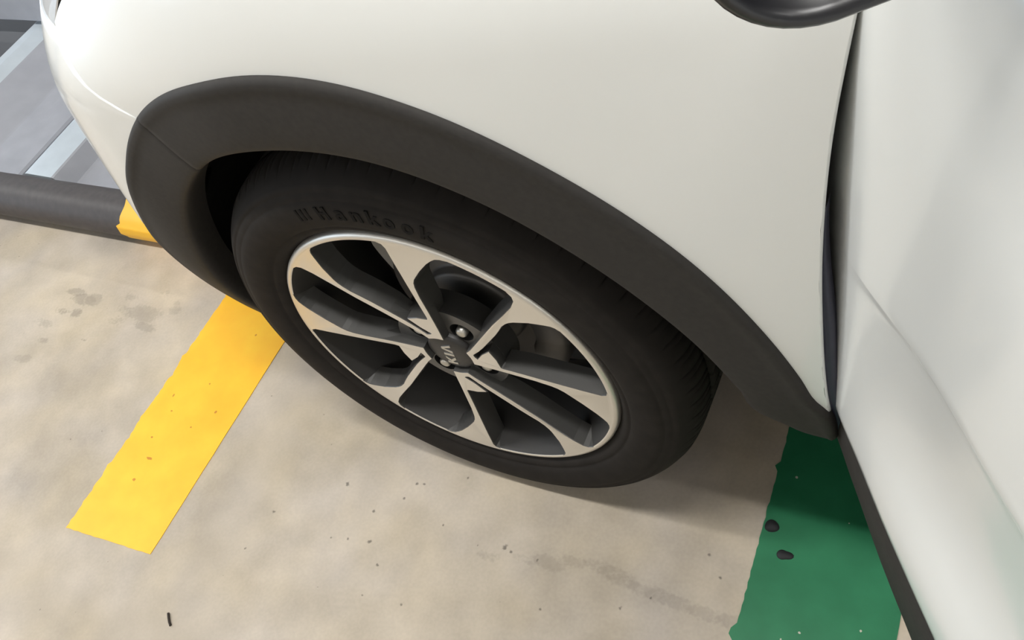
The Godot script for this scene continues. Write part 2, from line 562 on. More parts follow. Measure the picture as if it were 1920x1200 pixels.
func make_wheel(parent: Node, called: String) -> Node3D:
	var w := part(called, parent)
	# tyre
	var prof := [[0.2265, -0.012], [0.2335, -0.004], [0.2365, 0.0015], [0.241, 0.006], [0.2465, 0.0088], [0.2485, 0.0080], [0.2505, 0.0104], [0.256, 0.0128], [0.264, 0.0146], [0.275, 0.0154], [0.284, 0.0148], [0.2905, 0.0132], [0.292, 0.0118], [0.2935, 0.0120], [0.300, 0.0092], [0.3025, 0.0074], [0.304, 0.0080], [0.309, 0.0040], [0.314, -0.0015], [0.3185, -0.008], [0.3225, -0.0155], [0.3255, -0.0225], [0.3272, -0.031], [0.3282, -0.042], [0.3285, -0.050], [0.3225, -0.0512], [0.3225, -0.0585], [0.3286, -0.0597], [0.3287, -0.083], [0.3225, -0.0842], [0.3225, -0.092], [0.3287, -0.0932], [0.3287, -0.114], [0.3225, -0.1152], [0.3225, -0.1225], [0.3285, -0.1237], [0.3272, -0.145], [0.3225, -0.158], [0.314, -0.172], [0.30, -0.184], [0.275, -0.190], [0.25, -0.183], [0.2265, -0.162]]
	var blocks := 74
	var sub := [0.0, 0.13, 0.17, 0.21, 0.6, 0.78, 0.82, 0.86]
	var st := begin()
	var rows := []
	for pi in prof.size():
		var p: Array = prof[pi]
		var row := PackedVector3Array()
		for b in blocks:
			for si in sub.size():
				var a: float = TAU * (b + sub[si]) / blocks
				var r: float = p[0]
				var z: float = p[1]
				var depth := 0.0
				if si == 2 and r > 0.3195 and z < 0.0 and z > -0.052: depth = 0.0035
				elif si == 6 and r > 0.325 and z < 0.0 and z > -0.052: depth = 0.0015
				elif si == 2 and r > 0.326 and z <= -0.052: depth = 0.003
				if z < -0.12 and r < 0.321: depth = 0.0
				if depth > 0.0:
					r -= depth
					z -= depth * 0.45 if z > -0.03 else 0.0
				# skewed sipes
				a -= 0.35 * clampf(-z - 0.0, 0.0, 0.052)
				var v := Vector3(r * cos(a), r * sin(a), z)
				# flattened where it stands
				var low := -WY + 0.0006 * (1.0 if depth == 0.0 else 1.0)
				if v.y < low:
					v.z += (low - v.y) * 0.5 * (1.0 if z > -0.09 else -1.0)
					v.y = low
				row.append(v)
		rows.append(row)
	skin(st, rows, false, true)
	mesh_node("tyre", done(st), M.rubber, w)
	# raised lettering on the side wall
	var fnt := SystemFont.new()
	fnt.font_names = PackedStringArray(["Droid Sans"])
	fnt.font_weight = 700
	var word := "Hankook"
	var adv := [0.0, 5.2, 9.8, 14.2, 18.4, 23.0, 27.4]
	for turn in [0.0]:
		var word_node := part("sidewall_lettering", w)
		word_node.set_meta("label", "raised maker's name on the black side wall")
		for i in word.length():
			letter(word_node, word[i], 101.8 - adv[i] + turn, fnt)
		# the slanting double-stroke emblem before the name
		for k in 3:
			var ls := begin()
			var a0: float = 110.6 - k * 1.7 + turn
			var c := rp(268.0, a0)
			var up := c.normalized()
			var rt := Vector2(up.y, -up.x)
			var q := []
			for s in [[-0.0012, 0.0], [0.0022, 0.0], [0.0052, 0.0165], [0.0018, 0.0165]]:
				var e: Vector2 = c + rt * s[0] + up * s[1]
				q.append(Vector3(e.x, e.y, 0.0158))
			var q2 := []
			for v in q: q2.append(v - Vector3(0, 0, 0.003))
			ls.set_smooth_group(-1)
			quad(ls, q[0], q[3], q[2], q[1])
			for j in 4: quad(ls, q[j], q[(j + 1) % 4], q2[(j + 1) % 4], q2[j])
			mesh_node("emblem_stroke", done(ls), M.rubber_letter, word_node)
	# machined face: ring and four pairs of spokes
	var rf := begin()
	lathe(rf, [[0.2236, 0.0046], [0.2245, 0.0054], [0.2262, 0.0056], [0.2290, 0.0050], [0.2312, 0.0032], [0.2325, 0.0005], [0.233, -0.004], [0.2325, -0.012]], 160, true)
	mesh_node("rim_ring", done(rf), M.face, w)
	var outl := spoke_outline()
	var idx := Geometry2D.triangulate_polygon(outl)
	for k in 4:
		var rot := PI * 0.5 * k
		var sf := begin()
		for t in range(0, idx.size(), 3):
			var p := []
			for j in 3:
				var q: Vector2 = outl[idx[t + j]].rotated(rot)
				p.append(Vector3(q.x, q.y, face_z(q.length())))
			if (p[1] - p[0]).cross(p[2] - p[0]).z > 0: tri(sf, p[0], p[2], p[1])
			else: tri(sf, p[0], p[1], p[2])
		var sp := mesh_node("spoke_pair", done(sf), M.face, w)
		# painted flanks
		var fl := begin()
		fl.set_smooth_group(-1)
		var n := outl.size()
		var ring0 := []
		var ring1 := []
		var ring2 := []
		var ring3 := []
		for i in n:
			var a := outl[(i - 1 + n) % n]
			var b := outl[i]
			var c := outl[(i + 1) % n]
			var n1 := Vector2((b - a).y, -(b - a).x).normalized()
			var n2 := Vector2((c - b).y, -(c - b).x).normalized()
			var nn := (n1 + n2).normalized()
			nn *= 1.0 / maxf(0.5, nn.dot(n1))
			if Geometry2D.is_point_in_polygon(b + nn * 0.0004, outl): nn = -nn
			var slot := b.length() < 0.0785
			var q0 := b.rotated(rot)
			var z0 := face_z(b.length())
			var o1 := (b + nn * 0.0007).rotated(rot)
			var o2 := (b + nn * (0.001 if slot else 0.0025)).rotated(rot)
			var o3 := (b + nn * (0.001 if slot else 0.0055)).rotated(rot)
			ring0.append(Vector3(q0.x, q0.y, z0))
			ring1.append(Vector3(o1.x, o1.y, z0 - 0.001))
			ring2.append(Vector3(o2.x, o2.y, z0 - 0.013))
			ring3.append(Vector3(o3.x, o3.y, z0 - 0.030 + 0.004 * smoothstep(0.12, 0.05, b.length())))
		for i in n:
			var j := (i + 1) % n
			if ring0[i].length() > 0.2255 and ring0[j].length() > 0.2255: continue
			quad(fl, ring0[i], ring0[j], ring1[j], ring1[i])
			quad(fl, ring1[i], ring1[j], ring2[j], ring2[i])
			quad(fl, ring2[i], ring2[j], ring3[j], ring3[i])
		mesh_node("painted_flank", done(fl), M.spoke, sp)
	# barrel behind, seen through the windows
	mesh_node("rim_barrel", lathe_mesh([[0.2236, 0.0046], [0.2222, 0.0005], [0.2190, -0.008], [0.2125, -0.024], [0.205, -0.045], [0.200, -0.07], [0.198, -0.12], [0.206, -0.150], [0.2265, -0.163]], 120, false), M.barrel, w)
	# hub plate with sunk bolt seats
	var hub := CSGCombiner3D.new()
	hub.name = "hub_plate"
	w.add_child(hub, true)
	var body := CSGCylinder3D.new()
	body.name = "hub_body"; body.radius = 0.079; body.height = 0.034; body.sides = 64
	body.rotation_degrees.x = 90; body.position.z = -0.031
	body.material = M.spoke
	hub.add_child(body, true)
	for k in 4:
		var c := rp(50.0, 57.5 + 90 * k)
		var cut := CSGCylinder3D.new()
		cut.name = "bolt_seat"; cut.radius = 0.0165; cut.height = 0.04; cut.sides = 32
		cut.operation = CSGShape3D.OPERATION_SUBTRACTION
		cut.rotation_degrees.x = 90; cut.position = Vector3(c.x, c.y, -0.012)
		cut.material = M.black
		hub.add_child(cut, true)
	var bolt := begin()
	lathe(bolt, [[0.0, 0.0], [0.0035, -0.0003], [0.006, -0.0012], [0.0076, -0.003], [0.0081, -0.006], [0.0081, -0.026]], 24, true)
	var bm := done(bolt)
	for k in 4:
		var c := rp(50.0, 57.5 + 90 * k)
		var o := mesh_node("lug_bolt", bm, M.steel, w)
		o.position = Vector3(c.x, c.y, -0.0095)
	# centre cap with its lettering
	var cap := mesh_node("centre_cap", lathe_mesh([[0.0, -0.0035], [0.012, -0.0037], [0.022, -0.0044], [0.029, -0.0056], [0.0325, -0.0072], [0.0342, -0.010], [0.0345, -0.016]], 48, true), M.cap, w)
	var K := [[-0.02, 0.0], [-0.0165, 0.0], [-0.0165, 0.0052], [-0.0150, 0.0064], [-0.0095, 0.0], [-0.0048, 0.0], [-0.0118, 0.0083], [-0.0052, 0.0150], [-0.0098, 0.0150], [-0.0165, 0.0083], [-0.0165, 0.0150], [-0.02, 0.0150]]
	var I := [[-0.0022, 0.0], [0.0014, 0.0], [0.0014, 0.0150], [-0.0022, 0.0150]]
	var L := [[0.0042, 0.0], [0.0080, 0.0], [0.0126, 0.0108], [0.0172, 0.0], [0.0212, 0.0], [0.0146, 0.0150], [0.0107, 0.0150]]
	for g in [K, I, L]:
		var poly := PackedVector2Array()
		for q in g: poly.append(Vector2(-(q[1] - 0.0072), q[0]))   # reads upwards on the cap
		var gs := begin()
		gs.set_smooth_group(-1)
		var gi := Geometry2D.triangulate_polygon(poly)
		for t in range(0, gi.size(), 3):
			var p := []
			for j in 3: p.append(Vector3(poly[gi[t + j]].x, poly[gi[t + j]].y, -0.0028))
			if (p[1] - p[0]).cross(p[2] - p[0]).z > 0: tri(gs, p[0], p[2], p[1])
			else: tri(gs, p[0], p[1], p[2])
		for j in poly.size():
			var a := poly[j]
			var b := poly[(j + 1) % poly.size()]
			quad(gs, Vector3(a.x, a.y, -0.0028), Vector3(b.x, b.y, -0.0028), Vector3(b.x, b.y, -0.0055), Vector3(a.x, a.y, -0.0055))
		mesh_node("cap_letter", done(gs), M.steel, w)
	# brake behind the spokes
	mesh_node("brake_disc", lathe_mesh([[0.0, -0.078], [0.066, -0.078], [0.07, -0.082], [0.07, -0.090], [0.074, -0.094], [0.128, -0.094], [0.130, -0.096], [0.130, -0.116], [0.0, -0.116]], 64, true), M.disc, w)
	var cal := begin()
	var crow := []
	for q in 11:
		var a := deg_to_rad(lerpf(-28, 28, q / 10.0))
		var row := PackedVector3Array()
		for s in [[0.092, -0.07], [0.098, -0.060], [0.132, -0.058], [0.142, -0.066], [0.144, -0.125], [0.092, -0.125]]:
			row.append(Vector3(s[0] * cos(a), s[0] * sin(a), s[1]))
		crow.append(row)
	skin(cal, crow, false, true)
	mesh_node("brake_caliper", done(cal), M.disc, w)
	mesh_node("wheel_well_back", lathe_mesh([[0.0, -0.165], [0.199, -0.165]], 48, true), M.black, w)
	return w

func letter(parent: Node, ch: String, ang: float, fnt: Font) -> void:
	var tm := TextMesh.new()
	tm.text = ch
	tm.font = fnt
	tm.font_size = 64
	tm.pixel_size = 0.00043
	tm.depth = 0.003
	var o := mesh_node("letter", tm, M.rubber_letter, parent)
	var c := rp(276.0, ang)
	o.transform = Transform3D(Basis(Vector3.FORWARD, deg_to_rad(90.0 - ang)), Vector3(c.x, c.y, 0.0146))
	o.scale = Vector3(1.0, 0.95, 1.0)

# ---------------------------------------------------------------- the door
func door_n(s: float, y: float) -> float:
	var n := 0.0
	n -= 0.35 * pow(maxf(0.0, y - 0.80), 2.0)
	n -= (1.05 + 1.6 * smoothstep(0.68, 0.88, y)) * pow(maxf(0.0, 0.030 - s), 2.0)
	var cy := 0.649 + 0.028 * smoothstep(-0.01, 0.15, s)      # the crease climbs a little from the front edge
	var amp := smoothstep(-0.02, 0.13, s)
	if y < cy:
		n += amp * tab([[-0.30, 0.003], [-0.27, 0.004], [-0.24, 0.0025], [-0.21, -0.0025], [-0.18, -0.0085], [-0.15, -0.0122], [-0.12, -0.0133], [-0.09, -0.0125], [-0.06, -0.0105], [-0.03, -0.0080], [-0.014, -0.0062], [-0.006, -0.0038], [0.0, 0.0]], y - cy)
	return n

func door_bottom(s: float) -> float: return 0.409 - 0.02 * smoothstep(0.03, 0.25, s)

func make_door(car: Node3D) -> void:
	var d := part("door", car)
	d.position = Vector3(0.482, 0, 0.03)
	d.rotation_degrees.y = -57.5
	var st := begin()
	var ss := []
	for k in 26: ss.append(lerpf(-0.10, 0.06, k / 25.0))
	for k in range(1, 40): ss.append(lerpf(0.06, 0.99, k / 39.0))
	var rows := []
	for s in ss:
		var row := PackedVector3Array()
		var yb := door_bottom(s)
		row.append(Vector3(s, yb - 0.001, door_n(s, yb) - 0.020))
		row.append(Vector3(s, yb - 0.003, door_n(s, yb) - 0.0065))
		row.append(Vector3(s, yb, door_n(s, yb) - 0.001))
		var cy := 0.649 + 0.028 * smoothstep(-0.01, 0.15, s)
		for k in range(1, 31):
			var y := lerpf(yb, cy - 0.0012, k / 30.0)
			row.append(Vector3(s, y, door_n(s, y)))
		for k in 25:
			var y := lerpf(cy + 0.0012, 0.955, k / 24.0)
			row.append(Vector3(s, y, door_n(s, y)))
		row.append(Vector3(s, 0.965, door_n(s, 0.955) - 0.006))
		row.append(Vector3(s, 0.967, door_n(s, 0.955) - 0.03))
		rows.append(row)
	# turned edges front and rear
	for e in [0, 1]:
		var src: PackedVector3Array = rows[0] if e == 0 else rows[rows.size() - 1]
		var fold := PackedVector3Array()
		for v in src: fold.append(Vector3(v.x + (0.004 if e == 0 else 0.002), v.y, minf(v.z, -0.03) - 0.05))
		if e == 0: rows.push_front(fold)
		else: rows.append(fold)
	skin(st, rows, false)
	mesh_node("outer_panel", done(st), M.paint, d)
	# black sill trim below
	var tr := []
	for s in ss:
		var yb := door_bottom(s)
		var nn := door_n(s, yb)
		var lo := 0.330 - 0.27 * clampf(s, 0.0, 0.2)
		tr.append(PackedVector3Array([Vector3(s, yb + 0.002, nn - 0.016), Vector3(s, yb - 0.004, nn - 0.008), Vector3(s, lerpf(yb, lo, 0.5), nn - 0.006), Vector3(s, lo + 0.004, nn - 0.0065), Vector3(s, lo, nn - 0.010), Vector3(s, lo - 0.001, nn - 0.06)]))
	var tt := begin()
	skin(tt, tr, true)
	mesh_node("sill_trim", done(tt), M.clad, d)
	# inner lining
	mesh_node("inner_panel", box_mesh(Vector3(0.46, 0.655, -0.085), Vector3(1.04, 0.60, 0.05), 0.02), M.cloth, d)
	# window frame, glass, sail panel
	var fr := begin()
	tube(fr, [Vector3(0.0, 0.96, -0.045), Vector3(0.22, 1.10, -0.075), Vector3(0.50, 1.28, -0.125), Vector3(0.70, 1.375, -0.155), Vector3(0.86, 1.405, -0.165), Vector3(0.95, 1.395, -0.16), Vector3(0.97, 1.2, -0.11), Vector3(0.98, 0.96, -0.045)], 0.02, 10)
	mesh_node("window_frame", done(fr), M.gloss, d)
	var gl := begin()
	gl.set_smooth_group(-1)
	var gp := [[0.24, 1.10], [0.50, 1.27], [0.70, 1.365], [0.86, 1.395], [0.95, 1.385], [0.965, 1.2], [0.975, 0.95]]
	for k in gp.size() - 1:
		var a := []
		for q in [[0.24, 0.95], gp[k], gp[k + 1]]: a.append(Vector3(q[0], q[1], -0.045 - 0.27 * (q[1] - 0.96)))
		tri(gl, a[0], a[1], a[2])
	mesh_node("window_glass", done(gl), M.glass, d)
	var sail := begin()
	sail.set_smooth_group(-1)
	for o in [0.0, -0.015]:
		tri(sail, Vector3(0.03, 0.95, -0.036 + o), Vector3(0.235, 1.095, -0.075 + o), Vector3(0.235, 0.95, -0.036 + o))
	mesh_node("sail_panel", done(sail), M.gloss, d)
	mesh_node("handle", box_mesh(Vector3(0.86, 0.84, 0.012), Vector3(0.2, 0.028, 0.024), 0.01), M.paint, d)
	# mirror
	var hs := begin()
	var secs := [[0.030, 0.25, 0.006], [0.034, 0.45, 0.004], [0.046, 0.70, 0.002], [0.065, 0.88, 0.0], [0.088, 0.985, -0.001], [0.112, 1.02, -0.001], [0.130, 1.015, 0.0]]
	var rows2 := []
	for q in secs: rows2.append(mirror_loop(q[0], q[1], q[2], 0.0))
	skin(hs, rows2, true, true)
	var mh := mesh_node("mirror_housing", done(hs), M.gloss, d)
	var bz := begin()
	var brow := []
	for q in [[0.127, 0.012], [0.133, 0.0015], [0.142, 0.0], [0.1485, 0.001], [0.1508, 0.0035], [0.1505, 0.0065], [0.147, 0.009], [0.141, 0.0125], [0.134, 0.020], [0.129, 0.027]]: brow.append(mirror_loop(q[0], 1.0, 0.0, q[1]))
	skin(bz, brow, true, true)
	mesh_node("mirror_bezel", done(bz), M.gloss, d)
	var mg := begin()
	var lp := mirror_loop(0.130, 1.0, 0.0, 0.0255)
	var ctr := Vector3(0.1295, 1.05, 0.05)
	for k in lp.size(): tri(mg, ctr, lp[(k + 1) % lp.size()], lp[k])
	mesh_node("mirror_glass", done(mg), M.mirror, d)
	var nk := begin()
	tube(nk, [Vector3(0.11, 0.985, -0.05), Vector3(0.11, 0.995, -0.03), Vector3(0.105, 1.01, 0.0)], 0.022, 14)
	mesh_node("mirror_neck", done(nk), M.gloss, d)

func mirror_loop(s: float, sc: float, dy: float, inset: float) -> PackedVector3Array:
	# rounded outline of the mirror across the car (n) and up (y)
	var out := PackedVector3Array()
	var n0 := -0.035
	var n1 := 0.130
	var y0 := 0.9825
	var y1 := 1.115
	var cn := 0.05
	var cy := 1.05
	var rad := [0.056, 0.05, 0.04, 0.03]   # lower outboard, upper outboard, upper inboard, lower inboard
	var cor := [[n1, y0], [n1, y1], [n0, y1], [n0, y0]]
	var sg := [[-1, 1], [-1, -1], [1, -1], [1, 1]]
	for k in 4:
		var c := Vector2(cor[k][0] + sg[k][0] * rad[k], cor[k][1] + sg[k][1] * rad[k])
		for j in 13:
			var a := deg_to_rad(-90.0 + 90.0 * k + 90.0 * j / 12.0)
			var p: Vector2 = c + Vector2(cos(a), sin(a)) * (rad[k] - inset)
			p = Vector2(cn, cy) + (p - Vector2(cn, cy)) * sc
			# the lower edge sweeps up slightly towards the door
			p.y += 0.10 * maxf(0.0, 0.055 - p.x) * clampf((1.05 - p.y) / 0.06, 0.0, 1.0)
			out.append(Vector3(s, p.y + dy, p.x))
	return out

# ---------------------------------------------------------------- the car
func make_car() -> void:
	var car := base("car", "white hatchback with black wheel arch trim, its front door standing open", "car")
	car.set_meta("label", "white car with dark grey arch trim and its front door open")
	var fm := fender_mesh()
	mesh_node("fender", fm, M.paint, car)
	mesh_node("fender", mirrored(fm), M.paint, car)
	var b1 := bumper_mesh(0.395, 0.777, 0.0015)
	mesh_node("bumper", b1, M.paint, car)
	mesh_node("bumper", mirrored(b1), M.paint, car)
	var b2 := bumper_mesh(0.19, 0.394, -0.004)
	mesh_node("lower_bumper", b2, M.clad, car)
	mesh_node("lower_bumper", mirrored(b2), M.clad, car)
	# arch trim in two lengths, with a joint above the bumper seam
	var t1 := trim_mesh(3.0, 121.5, true, true)
	var t2 := trim_mesh(121.8, 196.0, true, true)
	for t in [t1, t2]:
		mesh_node("wheel_arch_trim", t, M.clad, car)
		mesh_node("wheel_arch_trim", mirrored(t), M.clad, car)
	# liner
	var ln := begin()
	var rows := []
	for k in 60:
		var th := lerpf(-2.0, 200.0, k / 59.0)
		var row := PackedVector3Array()
		var p := polar(th, tab(RI, clampf(th, 3.0, 196.0)) + 0.004)
		row.append(Vector3(p.x, p.y, body_z(p.x, p.y) - 0.022))
		for q in [[0.400, -0.055], [0.402, -0.10], [0.402, -0.30], [0.35, -0.33], [0.1, -0.335]]:
			p = polar(th, maxf(q[0], 0.05))
			row.append(Vector3(p.x, p.y, q[1] - (0.05 if th > 150 and q[1] > -0.06 else 0.0)))
		rows.append(row)
	skin(ln, rows, true)
	var lm := done(ln)
	mesh_node("wheel_arch_liner", lm, M.liner, car)
	mesh_node("wheel_arch_liner", mirrored(lm), M.liner, car)
	# wheels
	var w := make_wheel(car, "wheel")
	w.position = Vector3(0, WY, 0)
	w.rotation.y = -0.030178
	for q in [[Vector3(0, WY, 2 * ZC), PI - 0.030178], [Vector3(2.58, WY, 0.0), 0.0], [Vector3(2.58, WY, 2 * ZC), PI]]:
		var c: Node3D = w.duplicate()
		c.name = "wheel"
		car.add_child(c, true)
		c.position = q[0]
		c.rotation.y = q[1]
	# lamps: a bowl behind a clear lens, from the bumper's end forward
	for mir in [false, true]:
		var rr := []
		var rr2 := []
		for k in 13:
			var v := k / 12.0
			var row := PackedVector3Array()
			var row2 := PackedVector3Array()
			for j in 25:
				var u := j / 24.0
				var xr := lerpf(-0.350, -0.312, v)
				var y := 0.7785 + v * (0.052 + 0.03 * u)
				var s0 := nose_s(xr, y)
				var p := nose_point(lerpf(s0, 150.0, u), y)
				row.append(p)
				row2.append(p + Vector3(0.02, 0.0, -0.035) * sin(PI * u) * sin(PI * v) + Vector3(0.001, 0, -0.002))
			rr.append(row); rr2.append(row2)
		var ls := begin()
		skin(ls, rr, true)
		var lb := begin()
		skin(lb, rr2, true)
		var m1 := done(lb)
		var m2 := done(ls)
		var bowl := mesh_node("headlamp", mirrored(m1) if mir else m1, M.lamp_bowl, car)
		mesh_node("lens", mirrored(m2) if mir else m2, M.lens, bowl)
	# bonnet: from shoulder to shoulder
	var hd := []
	for k in 41:
		var x := lerpf(0.56, -0.60, k / 40.0)
		var row := PackedVector3Array()
		var ye := top_y(x) if x > -0.33 else 0.835 + 0.1 * (-0.33 - x)
		ye = minf(ye, top_y(x) + 0.06) if x > -0.33 else ye
		var ze := body_z(x, ye)
		for j in 33:
			var u := j / 32.0
			var z := lerpf(ze - 0.002, 2 * ZC - ze + 0.002, u)
			var c := 1.0 - pow(absf(2 * u - 1), 2.4)
			row.append(Vector3(x, ye + c * (0.085 + 0.02 * x) - 0.10 * pow(maxf(0.0, -0.35 - x) / 0.25, 2.0) * c, z))
		hd.append(row)
	var fold := PackedVector3Array()
	for v in hd[hd.size() - 1]: fold.append(v + Vector3(-0.03, -0.06, 0))
	hd.append(fold)
	var hst := begin()
	skin(hst, hd, true)
	mesh_node("bonnet", done(hst), M.paint, car)
	# grille between the lamps
	mesh_node("grille", box_mesh(Vector3(-0.60, 0.80, ZC), Vector3(0.05, 0.09, 0.9), 0.02), M.gloss, car)
	# cowl, windscreen, roof, rear
	mesh_node("cowl", box_mesh(Vector3(0.60, 0.98, ZC), Vector3(0.2, 0.06, 1.45), 0.02), M.black, car)
	var ws := begin()
	var wr := []
	for k in 9:
		var v := k / 8.0
		var row := PackedVector3Array()
		for j in 13:
			var u := j / 12.0
			var hw := lerpf(0.72, 0.58, v)
			row.append(Vector3(lerpf(0.55, 1.32, v) + 0.12 * pow(absf(2 * u - 1), 2.0), lerpf(1.0, 1.46, pow(v, 0.9)), ZC + (2 * u - 1) * hw))
		wr.append(row)
	skin(ws, wr)
	mesh_node("windscreen", done(ws), M.glass, car)
	var rf := begin()
	var rrw := []
	for k in 17:
		var v := k / 16.0
		var row := PackedVector3Array()
		for j in 13:
			var u := j / 12.0
			row.append(Vector3(lerpf(1.30, 3.15, v) + 0.12 * pow(absf(2 * u - 1), 2.0) * (1 - v), 1.46 + 0.05 * sin(PI * v) - 0.07 * v * v - 0.05 * pow(absf(2 * u - 1), 3.0), ZC + (2 * u - 1) * 0.60))
		rrw.append(row)
	skin(rf, rrw)
	mesh_node("roof", done(rf), M.paint, car)
	var pl := begin()
	for sg in [-1.0, 1.0]:
		tube(pl, [Vector3(0.62, 0.97, ZC + sg * 0.76), Vector3(1.0, 1.22, ZC + sg * 0.68), Vector3(1.42, 1.44, ZC + sg * 0.60)], 0.035, 12)
	mesh_node("windscreen_pillar", done(pl), M.paint, car)
	# side behind the door opening, and the far side
	for mir in [false, true]:
		var sd := begin()
		var sr := []
		var glr := []
		var x0 := 1.56 if not mir else 0.49
		for k in 61:
			var x := lerpf(x0, 3.22, k / 60.0)
			var row := PackedVector3Array()
			for j in 21:
				var u := j / 20.0
				var y := lerpf(0.32, 0.97, u)
				var dx := x - 2.58
				if absf(dx) < 0.39: y = maxf(y, lerpf(WY + sqrt(0.39 * 0.39 - dx * dx), 0.97, u))
				var z := 0.032 - 0.13 * pow(y - 0.66, 2.0) - 0.4 * pow(maxf(0.0, y - 0.80), 2.0) - 0.6 * pow(maxf(0.0, x - 2.7), 2.0)
				row.append(Vector3(x, y, z))
			sr.append(row)
			var lst: Vector3 = row[20]
			var grow := PackedVector3Array()
			for q in [[0.97, 0.012], [1.2, 0.08], [1.41, 0.14]]:
				grow.append(Vector3(x - 0.2 * maxf(0.0, x - 2.7) * (q[0] - 0.97), minf(q[0], 0.972 + 0.5 * maxf(0.0, x - 0.6)), lst.z - q[1]))
			glr.append(grow)
		skin(sd, sr, true)
		var sm := done(sd)
		mesh_node("body_side", mirrored(sm) if mir else sm, M.paint, car)
		var sg := begin()
		skin(sg, glr, true)
		var sgm := done(sg)
		mesh_node("side_window", mirrored(sgm) if mir else sgm, M.glass, car)
	mesh_node("tailgate", box_mesh(Vector3(3.22, 0.85, ZC), Vector3(0.12, 1.05, 1.30), 0.05), M.paint, car)
	mesh_node("door_sill", box_mesh(Vector3(1.04, 0.355, -0.07), Vector3(1.10, 0.11, 0.12), 0.02), M.paint, car)
	mesh_node("sill_trim", box_mesh(Vector3(1.03, 0.275, -0.06), Vector3(1.06, 0.055, 0.10), 0.012), M.clad, car)
	mesh_node("hinge_pillar", box_mesh(Vector3(0.545, 0.66, -0.115), Vector3(0.07, 0.60, 0.12), 0.012), M.paint, car)
	var gs := begin()
	var gr := []
	for k in 30:
		var y := lerpf(0.352, 0.70, k / 29.0)
		var x := tab(EDGE, y)
		var z := body_z(x, y)
		var wd := 0.0085 * smoothstep(0.70, 0.52, y) + 0.0005
		gr.append(PackedVector3Array([Vector3(x - 0.002, y, z - 0.012), Vector3(x + 0.001, y, z - 0.0045), Vector3(x + 0.001 + wd * 0.6, y, z - 0.0045), Vector3(x + 0.001 + wd, y, z - 0.008), Vector3(x + 0.001 + wd, y, z - 0.02)]))
	skin(gs, gr, true)
	mesh_node("gap_seal", done(gs), M.seal, car)
	mesh_node("dashboard", box_mesh(Vector3(0.72, 0.82, ZC), Vector3(0.36, 0.3, 1.36), 0.05), M.cloth, car)
	mesh_node("cabin_floor", box_mesh(Vector3(1.75, 0.34, ZC), Vector3(2.5, 0.06, 1.42), 0.01), M.cloth, car)
	for z in [-0.45, -1.23]:
		var seat := part("seat", car)
		mesh_node("cushion", box_mesh(Vector3(1.38, 0.5, z), Vector3(0.5, 0.2, 0.48), 0.06), M.cloth, seat)
		var bk := mesh_node("backrest", box_mesh(Vector3(0, 0.3, 0), Vector3(0.16, 0.62, 0.46), 0.06), M.cloth, seat)
		bk.position = Vector3(1.62, 0.52, z)
		bk.rotation_degrees.z = -18
	mesh_node("underbody", box_mesh(Vector3(1.28, 0.245, ZC), Vector3(3.7, 0.08, 0.98), 0.03), M.black, car)
	mesh_node("underbody_tray", box_mesh(Vector3(1.28, 0.27, ZC), Vector3(1.62, 0.06, 1.5), 0.02), M.black, car)
	mesh_node("firewall", box_mesh(Vector3(0.52, 0.62, ZC), Vector3(0.05, 0.7, 1.34), 0.01), M.black, car)
	make_door(car)

# ---------------------------------------------------------------- floor markings and what lies about
func ragged(a: Vector2, b: Vector2, n: int, amp: float, rng: RandomNumberGenerator) -> Array:
	var out := []
	var d := (b - a).normalized()
	var nrm := Vector2(-d.y, d.x)
	for k in n: out.append(a.lerp(b, k / float(n)) + nrm * rng.randf_range(-amp, amp) * (0.0 if k == 0 else 1.0))
	return out

